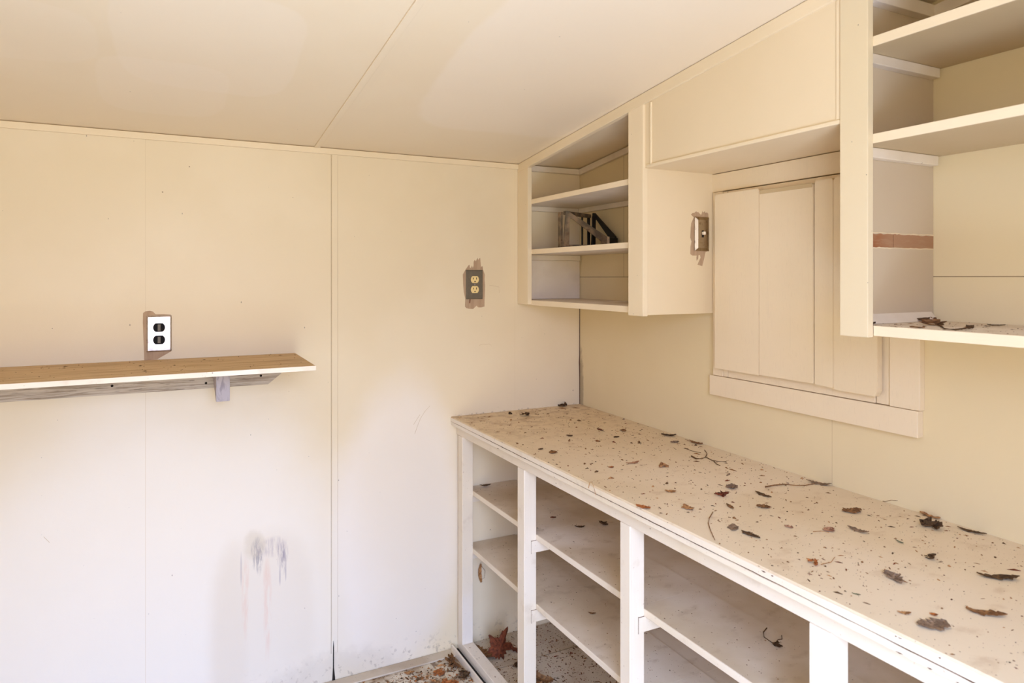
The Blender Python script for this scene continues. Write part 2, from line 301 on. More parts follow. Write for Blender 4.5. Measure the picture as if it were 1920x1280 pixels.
# ------------------------------------------------------------------ window frame and its boarded shutter
F = struct('window_1', box(1.549, XR, .975, 1.648, 1.059, 1.121, bev=.0015), M_SHUT, 'cream window surround with its bottom board')
struct('head_board', box(1.551, XR, .98, 1.640, 1.699, 1.755, bev=.0015), M_SHUT, parent=F)
struct('side_board', box(1.551, XR, .971, 1.045, 1.122, 1.698, bev=.0015), M_SHUT, parent=F)
struct('side_board', box(1.551, XR, 1.592, 1.635, 1.122, 1.698, bev=.0015), M_SHUT, parent=F)
struct('recess', box(1.566, 1.5705, 1.04, 1.60, 1.118, 1.70, bev=0), M_GAP, parent=F)
struct('sash', box(1.557, 1.566, 1.0455, 1.082, 1.1225, 1.6965, bev=.001), M_SHUT, parent=F)
struct('sash', box(1.553, 1.566, 1.084, 1.5715, 1.1225, 1.6965, bev=.001), M_SHUT, parent=F)
struct('sash', box(1.553, 1.566, 1.5735, 1.5915, 1.1225, 1.6965, bev=.001), M_SHUT, parent=F)
sh = thing('window_shutter', (1.54, 1.33, 1.145), 'cream shutter of upright painted boards covering the window', 'shutter')
for i, (a, b, z0, z1, x) in enumerate([(1.429, 1.607, 1.147, 1.688, 1.531), (1.2435, 1.4272, 1.149, 1.681, 1.530), (1.184, 1.241, 1.146, 1.686, 1.532), (1.062, 1.183, 1.142, 1.687, 1.531)]):
    t = bmesh.new(); bm = NB()
    r = .012
    P = [(a + .002, z0), (b - .002, z0), (b, z0 + .004), (b, z1 - .006), (b - .006, z1), (a + .006, z1), (a, z1 - .006), (a, z0 + .004)]
    if i == 3: P[7] = (a, z0 + .012); P[0] = (a + .006, z0)
    prism([(x, y, z) for y, z in P], None, (.0185, 0, 0), bm)
    bmesh.ops.bevel(bm, geom=bm.edges[:], offset=.0012, segments=2, affect='EDGES'); t.free()
    link('board', bm, M_SHUT, sh)
link('worn_edge', box(1.5285, 1.532, 1.246, 1.424, 1.669, 1.6805, bev=.0012), M_SHELFIN, sh)

# ------------------------------------------------------------------ wall cupboards
def cleat(parent, x0, x1, y0, y1, z0, z1, mat=M_INNER): return link('cleat', box(x0, x1, y0, y1, z0, z1, bev=.0015), mat, parent)
wc = thing('wall_cupboard', (1.42, 2.03, 1.317), 'open cream wall cupboard in the corner with three shelves', 'cupboard', )
ft = lambda d: (lambda x, y: ceil_z(x, y) - d)
link('stile', box(1.273, 1.291, 2.352, YB - .001, 1.324, 0, top=ft(.034)), M_TRIM, wc)
link('stile', box(1.273, 1.291, 1.632, 1.704, 1.314, 0, top=ft(.034)), M_TRIM, wc)
link('end_panel', box(1.284, XR - .0005, 1.637, 1.652, 1.317, 0, top=ft(.004), bev=.0008), M_PANEL, wc)
for n_, z0, z1 in (('shelf', 1.719, 1.737), ('shelf', 1.522, 1.540), ('bottom_board', 1.322, 1.341)):
    s_ = link(n_, box(1.2935, XR - .001, 1.653, YB - .001, z0, z1, bev=.0012), M_INNER if n_ == 'shelf' else M_DUSTY, wc)
    if n_ == 'shelf': link('front_edge', box(1.291, 1.2937, 1.653, YB - .001, z0 - .0003, z1, bev=.001), M_BOARDY, s_)
link('bottom_edge', box(1.2895, 1.2925, 1.704, 2.352, 1.321, 1.3405, bev=.001), M_BOARDY, wc)
cleat(wc, 1.30, 1.555, 2.421, YB, 1.699, 1.7185); cleat(wc, 1.30, 1.562, 2.421, YB, 1.500, 1.5215)
cleat(wc, 1.551, XR, 1.653, 2.42, 1.699, 1.7185); 
link('cleat', box(1.30, 1.56, 2.425, YB, 0, 0, top=ft(.004), bot=ft(.026)), M_INNER, wc)
link('cleat', box(1.556, XR, 1.653, 2.424, 0, 0, top=ft(.004), bot=ft(.028)), M_INNER, wc)
link('lining_panel', box(1.30, 1.5655, 2.434, YB, 1.342, 1.4995, bev=.001), M_INNER, wc)

wr = thing('wall_cupboard', (1.42, .60, 1.311), 'open cream wall cupboard past the window with dead twigs on its bottom board', 'cupboard')
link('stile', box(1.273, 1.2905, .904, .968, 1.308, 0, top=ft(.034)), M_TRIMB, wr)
link('stile', box(1.273, 1.2905, .24, .30, 1.308, 0, top=ft(.034)), M_TRIM, wr)
link('end_panel', box(1.2905, XR - .0005, .951, .969, 1.311, 0, top=ft(.004), bev=.0008), M_LINING, wr)
link('end_panel', box(1.2905, XR - .0005, .245, .262, 1.311, 0, top=ft(.004), bev=.0008), M_INNER, wr)
for n_, z0, z1 in (('shelf', 1.902, 1.922), ('shelf', 1.704, 1.723)):
    s_ = link(n_, box(1.2935, XR - .001, .263, .950, z0, z1, bev=.0012), M_SHELFIN, wr)
    link('front_edge', box(1.2905, 1.2937, .263, .950, z0 - .0003, z1, bev=.001), M_BOARDY, s_)
link('bottom_board', box(1.2935, XR - .001, .263, .950, 1.312, 1.3315, bev=.0012), M_DUSTY, wr)
link('bottom_edge', box(1.2905, 1.2933, .263, .904, 1.311, 1.3315, bev=.001), M_BOARDY, wr)
cleat(wr, 1.30, 1.562, .931, .951, 1.880, 1.9015); cleat(wr, 1.30, 1.556, .931, .951, 1.682, 1.7035)
link('cleat', box(1.34, XR - .02, .931, .951, 0, 0, top=ft(.02), bot=ft(.048)), M_INNER, wr)
link('cleat', box(XR - .03, XR, .263, .951, 0, 0, top=ft(.02), bot=ft(.048)), M_INNER, wr)
# slanted filler along the foot of the end panel
prm = prism([(1.30, .951, 1.352), (1.30, .951, 1.332), (1.30, .934, 1.332)], None, (.262, 0, 0)); link('filler_strip', prm, M_INNER, wr)
# strip of bare wood where a shelf was torn out
pts = []; n = 40
for i in range(n + 1): pts.append((1.293 + .2755 * i / n, 1.5245 + random.uniform(-.0016, .0016)))
for i in range(n, -1, -1): pts.append((1.293 + .2755 * i / n, 1.495 + random.uniform(-.0008, .0008)))
link('bare_strip', prism([(x, .9508, z) for x, z in pts], None, (0, .0006 - .001, 0)), M_BAREWOOD, wr)['label'] = 'strip of bare orange wood where a shelf was torn off'
for z_, r_ in ((1.5262, .0016), (1.4942, .0010)): link('torn_paint', tube([(1.293 + .2755 * i / 30, .9508, z_ + random.uniform(-.0008, .0008)) for i in range(31)], r_, n=5, jit=.35), M_TRIM, wr)

# ------------------------------------------------------------------ worktop
def top_z(x, y): return .896 - max(0, x - .985) / .585 * max(0, min(.014, (2.44 - y) / 1.2 * .014))
ct = thing('worktop', (1.28, 1.27, .878), 'long dirty cream worktop strewn with dead leaves and twigs', 'worktop')
bm = NB(); N = 24
X0, X1, Y0, Y1 = .985, XR - .0005, .10, YB - .0005
g = [[bm.verts.new((x, Y0 + (Y1 - Y0) * j / N, top_z(x, Y0 + (Y1 - Y0) * j / N))) for j in range(N + 1)] for x in (X0 + .0025, 1.2, 1.4, X1)]
lo = [[bm.verts.new((x, Y0 + (Y1 - Y0) * j / N, .8785)) for j in range(N + 1)] for x in (X0, X1)]
ed = [bm.verts.new((X0 + random.uniform(-.0004, .0006), Y0 + (Y1 - Y0) * j / N, .8935)) for j in range(N + 1)]
for a, b in zip(g, g[1:]):
    for j in range(N): bm.faces.new((a[j], b[j], b[j + 1], a[j + 1]))
for j in range(N):
    bm.faces.new((ed[j], g[0][j], g[0][j + 1], ed[j + 1])); bm.faces.new((lo[0][j], ed[j], ed[j + 1], lo[0][j + 1]))
    bm.faces.new((g[-1][j], lo[1][j], lo[1][j + 1], g[-1][j + 1])); bm.faces.new((lo[0][j], lo[0][j + 1], lo[1][j + 1], lo[1][j]))
bm.faces.new((lo[0][0], lo[1][0], g[3][0], g[2][0], g[1][0], g[0][0], ed[0])); bm.faces.new((lo[0][N], ed[N], g[0][N], g[1][N], g[2][N], g[3][N], lo[1][N]))
bmesh.ops.recalc_face_normals(bm, faces=bm.faces)
link('top_board', bm, M_COUNTER, ct)
bm = NB(); ys = [Y0, .62, 1.1, 1.63, 2.05, Y1]
box(.9835, .987, Y0, Y1, .8788, .8925, bm, .0008)
link('edge_band', bm, M_EDGE, ct)
link('nosing', box(.9845, 1.01, Y0, Y1, .8645, .8775, bev=.0016), M_EDGE, ct)

rc = random.Random(4); up, dn = [], []
for i in range(121):
    y = .3 + 2.1 * i / 120; z = .8785 + .0011 * noise.noise(Vector((y * 11, 2, 0))) + .0008 * math.sin(y * 9) + rc.uniform(-.0005, .0005); h_ = max(.00002, .00022 + .0008 * noise.noise(Vector((y * 6, 0, 3))) * 1.5)
    up.append((.9832, y, z + h_)); dn.append((.9832, y, z - h_))
bm = NB(); va = [bm.verts.new(p) for p in up]; vb = [bm.verts.new(p) for p in dn]; vc = [bm.verts.new((p[0] + .003, p[1], p[2])) for p in up]; vd = [bm.verts.new((p[0] + .003, p[1], p[2])) for p in dn]
for i in range(120): bm.faces.new((va[i], va[i + 1], vb[i + 1], vb[i])); bm.faces.new((va[i], vc[i], vc[i + 1], va[i + 1])); bm.faces.new((vb[i], vb[i + 1], vd[i + 1], vd[i]))
link('crack', bm, M_DCRACK, ct)
bm = NB()
for _ in range(26):
    y, z = rc.uniform(.5, 2.4), rc.choice((.8955, .8955, .867, .878, .890)) ; l_ = rc.uniform(.003, .012); h_ = rc.uniform(.0006, .0018)
    prism([(.9833 if z > .88 else .9843, y, z), (.9833 if z > .88 else .9843, y + l_ * .5, z - h_), (.9833 if z > .88 else .9843, y + l_, z - h_ * .2), (.9833 if z > .88 else .9843, y + l_ * .4, z + h_ * .4)], None, (-.0003, 0, 0), bm)
o_ = link('chipped_paint', bm, M_DCRACK, ct); o_['kind'] = 'stuff'

# ------------------------------------------------------------------ base cupboard
bc = thing('base_cupboard', (1.28, 1.27, 0), 'open cream base cupboard with dusty shelves under the long worktop', 'cupboard')
PY = [(2.381, 2.424), (1.887, 1.932), (1.343, 1.383), (.783, .828), (.24, .285)]
for i, (a, b) in enumerate(PY): link('post', box(1.008, 1.052, a, b, .041, .8265 if i else .8265, bev=.002), M_POST, bc)
link('top_rail', box(1.008, 1.030, .20, YB - .001, .827, .864, bev=.0018), M_EDGE, bc)
link('bottom_rail', box(1.012, 1.056, .20, YB - .001, .0, .040, bev=.002), M_EDGE, bc)
link('door_track', box(.983, .990, .20, 2.432, .0, .026, bev=.001), M_EDGE, bc)
link('track_groove', box(.990, 1.012, .20, 2.432, .0, .005, bev=0), M_GAP, bc)
XS = 1.2585
bays = [(1.905, 2.4385, [.6175, .3985]), (1.362, 1.905, [.6175, .3985]), (.805, 1.362, [.6175, .3985]), (.262, .805, [.6175, .3985])]
for k, (a, b, zs) in enumerate(bays):
    for z in zs:
        a_, b_ = a + .0001, b - .0001
        s_ = link('shelf', box(1.053, XS, a_, b_, z - .018, z, bev=.0002), M_DUSTY, bc)
        link('rear_board', box(XS + .0032, XR - .001, a_, b_, z - .018, z - .0035, bev=.0002), M_DUSTY, s_)
        link('front_edge', box(1.0515, 1.0545, a_ + .001, b_ - .001, z - .0175, z - .0005, bev=.0008), M_EDGE, s_)
        link('cleat', box(1.034, 1.55, b - .019 if k else b - .02, b - .0005, z - .056, z - .0185, bev=.001) if k == 0 else box(1.034, 1.55, b - .0195, b - .0005, z - .056, z - .0185, bev=.001), M_POST, bc)
# the notched cleats show a hair proud of the posts
for (a, b), zs in zip(PY[1:4], [x[2] for x in bays[1:]]):
    for z in zs:
        link('cleat', box(1.0345, 1.30, a - .0012, a + .006, z - .056, z - .0185, bev=.0008), M_POST, bc)
        bm = NB(); box(1.0333, 1.0345, a - .0006, a + .004, z - .058, z - .016, bm, 0); box(1.0333, 1.0515, a - .0006, a + .004, z - .0185, z - .0172, bm, 0)
        link('notch', bm, M_DCRACK, bc)
bf = [link('bottom_board', box(1.056, XR - .001, 2.235, YB - .001, .001, .008, bev=.001), M_CFLOOR, bc)]
for a, b in ((1.93, 2.222), (1.45, 1.925), (.9, 1.445), (.24, .895)):
    link('bottom_board', box(1.057, XR - .001, a, b, .001, .014, bev=.0015), M_CFLOOR, bc)

# ------------------------------------------------------------------ long shelf on the back wall
ws = thing('wall_shelf', (-.3, 2.25, 1.155), 'long plywood shelf with a white edge on a weathered wooden rail', 'shelf')
P = [(XL, 2.042), (.4025, 2.062), (.407, YB - .001), (XL, YB - .001)]
hexa(bm := NB(), [(x, y, 1.157) for x, y in P] + [(x, y, 1.1695) for x, y in P], .0008); link('shelf_board', bm, M_PLY, ws)
P = [(XL, 2.0395), (.4035, 2.0595), (.4035, 2.0625), (XL, 2.0425)]
hexa(bm := NB(), [(x, y, 1.1555) for x, y in P] + [(x, y, 1.1692) for x, y in P], .0006); link('front_edge', bm, M_WHEDGE, ws)
wcl = link('wall_rail', prism([(XL, 2.42, 1.156), (XL, 2.42, 1.070), (.316, 2.42, 1.071), (.358, 2.42, 1.104), (.372, 2.42, 1.156)], None, (0, .0195, 0)), M_GREY, ws)
for x, z in ((-.138, 1.098), (.125, 1.088), (.293, 1.101)): link('nail_hole', cyl((x, 2.4205, z), (0, -1, 0), .0038, .001), M_GAP, wcl)
bk = prism([(.146, 2.42, 1.156), (.146, 2.42, 1.105), (.146, 2.285, 1.047), (.146, 2.275, 1.049), (.146, 2.275, 1.156)], None, (.039, 0, 0)); bmesh.ops.bevel(bk, geom=bk.edges[:], offset=.0015, segments=2, affect='EDGES')
link('bracket', bk, M_BLOCK, ws)['label'] = 'grey wooden block bracket under the shelf'

# ------------------------------------------------------------------ outlets and switch
def patch(pts, conv, name, parent, mat=M_BARE): return link(name, prism([conv(*p) for p in pts], None, (0, -.0004, 0)), mat, parent)
WB = bpy.data.objects['wall_back']
c2 = lambda cx, cy: (1.046 + (cx - 255) / 310 * .073, YB - .0001, 1.459 - (cy - 390) / 565 * .113)
patch([(250, 390), (300, 310), (325, 285), (335, 350), (352, 345), (370, 300), (385, 350), (400, 300), (400, 230), (420, 190), (440, 220), (455, 185), (470, 150), (485, 200), (505, 160), (520, 150), (528, 250), (535, 330), (560, 310), (575, 390), (605, 480), (600, 560), (610, 700), (600, 1000), (600, 1105), (540, 1122), (480, 1120), (455, 1085), (390, 1150), (320, 1145), (270, 1130), (245, 1100), (250, 950), (225, 820), (215, 700), (205, 480)], c2, 'bare_patch', WB)
c1 = lambda cx, cy: (-.043 + (cx - 195) / 495 * .066, YB - .0001, 1.309 - (cy - 270) / 760 * .114)
patch([(105, 210), (150, 175), (250, 165), (310, 180), (345, 215), (370, 240), (560, 245), (690, 255), (690, 1040), (600, 1090), (480, 1150), (400, 1195), (130, 1205), (120, 900), (110, 700), (100, 400)], c1, 'bare_patch', WB)
def plate(c, wd, ht, th, bm=None, ch=.004):    # chamfered plate facing -y
    bm = bm or NB(); x, y, z = c
    o = [(x - wd / 2, y, z - ht / 2), (x + wd / 2, y, z - ht / 2), (x + wd / 2, y, z + ht / 2), (x - wd / 2, y, z + ht / 2)]
    i = [(p[0] + (ch if p[0] < x else -ch), y - th, p[2] + (ch if p[2] < z else -ch)) for p in o]
    m_ = [(p[0], y - th * .35, p[2]) for p in o]
    R = [[bm.verts.new(p) for p in q] for q in (o, m_, i)]
    for a, b in zip(R, R[1:]):
        for k in range(4): bm.faces.new((a[k], a[(k + 1) % 4], b[(k + 1) % 4], b[k]))
    bm.faces.new(R[2]); bm.faces.new(R[0][::-1]); bmesh.ops.recalc_face_normals(bm, faces=bm.faces); return bm
def outlet(x, z, label, mp, mr_, slots, lit):
    o = thing('electrical_outlet', (x, YB, z), label, 'outlet')
    link('cover_plate', plate((x, YB - .0006, z), .071, .114, .0055), mp, o)
    for dz in (.0195, -.0195):
        r_ = link('receptacle', cyl((x, YB - .006, z + dz), (0, -1, 0), .0168, .0022, flat=.0135, n=32), mr_, o)
        if slots:
            for dx, h_ in ((-.0065, .0065), (.0065, .0085)): link('slot', box(x + dx - .0012, x + dx + .0012, YB - .0088, YB - .0081, z + dz + .001 - h_ / 2 + .003, z + dz + .004 + h_ / 2, bev=0), M_GAP, r_)
            link('slot', cyl((x, YB - .0081, z + dz - .0075), (0, -1, 0), .0026, .0006, n=12), M_GAP, r_)
        else:
            link('face', box(x - .004, x + .004, YB - .0088, YB - .0082, z + dz - .010, z + dz + .010, bev=0), M_GREYPL, r_)
    link('screw', cyl((x, YB - .006, z), (0, -1, 0), .0032, .0012, n=14), M_STEEL, o)
    return o
outlet(-.010, 1.252, 'steel outlet plate with black sockets above the plywood shelf', M_STEEL, M_BLKPL, False, 0)
outlet(1.0825, 1.4025, 'dark grey outlet plate with ivory sockets on a bare patch', M_GREYPL, M_IVORY, True, 0)
link('nail', tube([(1.064, YB - .003, 1.345), (1.062, YB - .004, 1.330)], .0016), LM['red'], WB)
sw = thing('light_switch', (1.503, 1.637, 1.566), 'steel switch plate on the end of the corner cupboard', 'switch')
link('cover_plate', plate((1.5045, 1.6365, 1.566), .0585, .106, .009, ch=.009), M_STEELD, sw)
link('slot', box(1.4985, 1.5065, 1.6268, 1.6278, 1.555, 1.577, bev=0), M_GAP, sw)
link('toggle', box(1.4985, 1.5055, 1.616, 1.6275, 1.563, 1.573, bev=.002), M_WHITE, sw)
for dz in (.030, -.030): link('screw', cyl((1.5025, 1.6276, 1.566 + dz), (0, -1, 0), .0032, .0012, n=14), M_STEELD, sw)
EP = [o for o in wc.children if o.name.startswith('end_panel')][0]
cs = lambda cx, cy: (1.4755 + (cx - 245) / 280 * .058, 1.6368, 1.619 - (cy - 280) / 685 * .106)
patch([(185, 240), (215, 205), (250, 200), (285, 165), (305, 190), (320, 175), (360, 215), (385, 235), (400, 190), (410, 150), (420, 180), (440, 175), (455, 150), (470, 190), (500, 175), (525, 200), (530, 280), (530, 940), (500, 970), (470, 985), (440, 1130), (405, 1270), (310, 1245), (350, 1150), (375, 1100), (360, 1045), (330, 1050), (325, 1120), (295, 1165), (290, 1100), (300, 1060), (210, 1060), (170, 1030), (175, 880), (195, 780), (170, 700), (180, 500), (190, 410), (240, 290)], cs, 'bare_patch', EP)

# ------------------------------------------------------------------ rusty frame in the corner cupboard
rf = thing('metal_frame', (1.43, 2.2, 1.541), 'rusty wedge shaped metal frame on the middle shelf of the corner cupboard', 'metal frame')
def tri(a, b, h, hb, wv, wd_, wb, th, mat, name):   # a: high end foot, b: low end foot, in plan
    a, b = Vector(a), Vector(b); d = (b - a); Ln = d.length; d.normalize(); nrm = Vector((d.y, -d.x, 0))
    P = lambda u, v: a + d * u + Vector((0, 0, v))
    O = [P(-.004, 0), P(.006, h), P(.016, h), P(Ln, hb), P(Ln, 0)]
    I = [P(wv + .002, wb), P(wv + .004, h - wd_ * 1.5 - .004), P(wv + .010, h - wd_ * 1.5 + .001), P(Ln - .022, hb - wd_ * .25 - .012), P(Ln - .022, wb)]
    bm = NB(); f0 = [[bm.verts.new(p + nrm * k) for p in q] for k in (0, th) for q in (O, I)]
    for (o_, i_, flip) in ((f0[0], f0[1], 1), (f0[2], f0[3], 0)):
        for k in range(5): bm.faces.new((o_[k], o_[(k + 1) % 5], i_[(k + 1) % 5], i_[k]))
    for k in range(5): bm.faces.new((f0[0][k], f0[0][(k + 1) % 5], f0[2][(k + 1) % 5], f0[2][k])); bm.faces.new((f0[1][k], f0[1][(k + 1) % 5], f0[3][(k + 1) % 5], f0[3][k]))
    bmesh.ops.recalc_face_normals(bm, faces=bm.faces); bmesh.ops.bevel(bm, geom=bm.edges[:], offset=.001, segments=2, affect='EDGES'); return link(name, bm, mat, rf)
ZS = 1.541
tri((1.345, 2.20, ZS), (1.497, 2.14, ZS), .138, .043, .017, .018, .012, .010, M_RUST, 'front_frame')
tri((1.528, 2.290, ZS), (1.549, 2.158, ZS), .146, .046, .014, .016, .012, -.010, M_BLACK, 'rear_frame')
link('top_bar', box(0, .178, -.008, .008, 0, .014, bev=.002), M_RUST, rf)
tb = [c for c in rf.children if c.name.startswith('top_bar')][0]
tb.data.transform(Matrix.Translation(Vector((1.353, 2.205, ZS + .126)) - Vector((0, 0, 0))) @ Matrix.Rotation(math.atan2(.08, .17), 4, 'Z') @ Matrix.Translation(Vector((1.43, 2.2, 1.541))) )
tb.data.transform(Matrix.Translation(-Vector((1.43, 2.2, 1.541))))
link('side_bar', box(1.332, 1.343, 2.203, 2.222, ZS, ZS + .136, bev=.002), M_RUST, rf)
link('foot_bar', box(1.488, 1.508, 2.134, 2.150, ZS, ZS + .044, bev=.002), M_DUSTY, rf)
link('cross_bar', box(1.503, 1.552, 2.142, 2.156, ZS, ZS + .040, bev=.002), M_BLACK, rf)
for x, y, w_ in ((1.478, 2.28, .006), (1.500, 2.272, .012), (1.516, 2.262, .010)): link('upright', box(x, x + w_, y, y + .006, ZS, ZS + .132, bev=.001), M_BLACK, rf)

# ------------------------------------------------------------------ dead leaves, twigs and dirt
def leaf_bm(ln, wd, curl=.3, bend=.1, jag=.25, seed=0, n=12, m=5, th=.0004):
    rnd = random.Random(seed); bm = NB(); rows = []
    ph = rnd.uniform(0, 6); ax = rnd.uniform(.35, .65)
    for i in range(n + 1):
        t = i / n; prof = (math.sin(math.pi * min(1, t * .5 / ax) if t < ax else math.pi * (.5 + .5 * (t - ax) / (1 - ax)))) ** .7 if 0 < t < 1 else 0
        l = wd / 2 * (prof * (1 + rnd.uniform(-jag, jag)) + .04); r = wd / 2 * (prof * (1 + rnd.uniform(-jag, jag)) + .04); row = []
        for j in range(m):
            s_ = j / (m - 1) * 2 - 1; y = (l if s_ < 0 else r) * s_; a = s_ * curl * 1.5
            z = (1 - math.cos(a)) * wd * .6 + bend * ln * (t - .5) ** 2 * 4 * .25 + math.sin(t * 7 + ph) * ln * .012 + rnd.uniform(-1, 1) * wd * .02
            row.append(bm.verts.new((ln * (t - .5) + rnd.uniform(-1, 1) * ln * .008, y * math.cos(a * .5) + math.sin(t * 3 + ph) * wd * .12, z)))
        rows.append(row)
    F_ = []
    for a, b in zip(rows, rows[1:]):
        for j in range(m - 1): F_.append(bm.faces.new((a[j], b[j], b[j + 1], a[j + 1])))
    bmesh.ops.recalc_face_normals(bm, faces=bm.faces); bmesh.ops.solidify(bm, geom=bm.faces[:], thickness=th)
    zmin = min(v.co.z for v in bm.verts); bmesh.ops.translate(bm, verts=bm.verts, vec=(0, 0, -zmin)); return bm
def place(bm, c, ang, tilt=0, roll=0):
    M_ = Matrix.Translation(c) @ Matrix.Rotation(ang, 4, 'Z') @ Matrix.Rotation(tilt, 4, 'Y') @ Matrix.Rotation(roll, 4, 'X'); bmesh.ops.transform(bm, matrix=M_, verts=bm.verts); return bm
def merge(dst, src):
    me = bpy.data.meshes.new('t'); src.to_mesh(me); src.free(); dst.from_mesh(me); bpy.data.meshes.remove(me); return dst
SEED = [100]
def leaf(p0, p1, ratio, mat, label, surf=top_z, kind='leaf', curl=.5, group=None, bend=.3):
    SEED[0] += 1; (x0, y0), (x1, y1) = p0, p1; cx, cy = (x0 + x1) / 2, (y0 + y1) / 2; ln = math.hypot(x1 - x0, y1 - y0); ang = math.atan2(y1 - y0, x1 - x0)
    z = surf(cx, cy) + .0004
    if kind == 'clump':
        bm = NB(); rnd = random.Random(SEED[0])
        for k in range(6):
            l2 = ln * rnd.uniform(.35, .75); place(b := leaf_bm(l2, l2 * rnd.uniform(.25, .6), rnd.uniform(.3, 1.0), .4, .4, SEED[0] * 9 + k, 7, 4), (cx + rnd.uniform(-.28, .28) * ln * math.cos(ang), cy + rnd.uniform(-.28, .28) * ln * math.sin(ang), z + rnd.uniform(0, .10) * ln), rnd.uniform(0, 6.3), rnd.uniform(-.3, .3), rnd.uniform(-.4, .4)); merge(bm, b)
        zm = min(v.co.z for v in bm.verts); bmesh.ops.translate(bm, verts=bm.verts, vec=(0, 0, z - zm))
        return solo('dead_leaf_cluster', bm, LM[mat], (cx, cy, z), label, 'leaves', group)
    rr = random.Random(SEED[0]); bm = place(leaf_bm(ln, ln * ratio * 1.15, rr.uniform(.1, .55), rr.uniform(.1, .4), .42, SEED[0], 16, 6), (cx, cy, z), ang)
    return solo('dead_leaf', bm, LM[mat], (cx, cy, z), label, 'leaf', group)
G = 'dead leaves on the worktop'
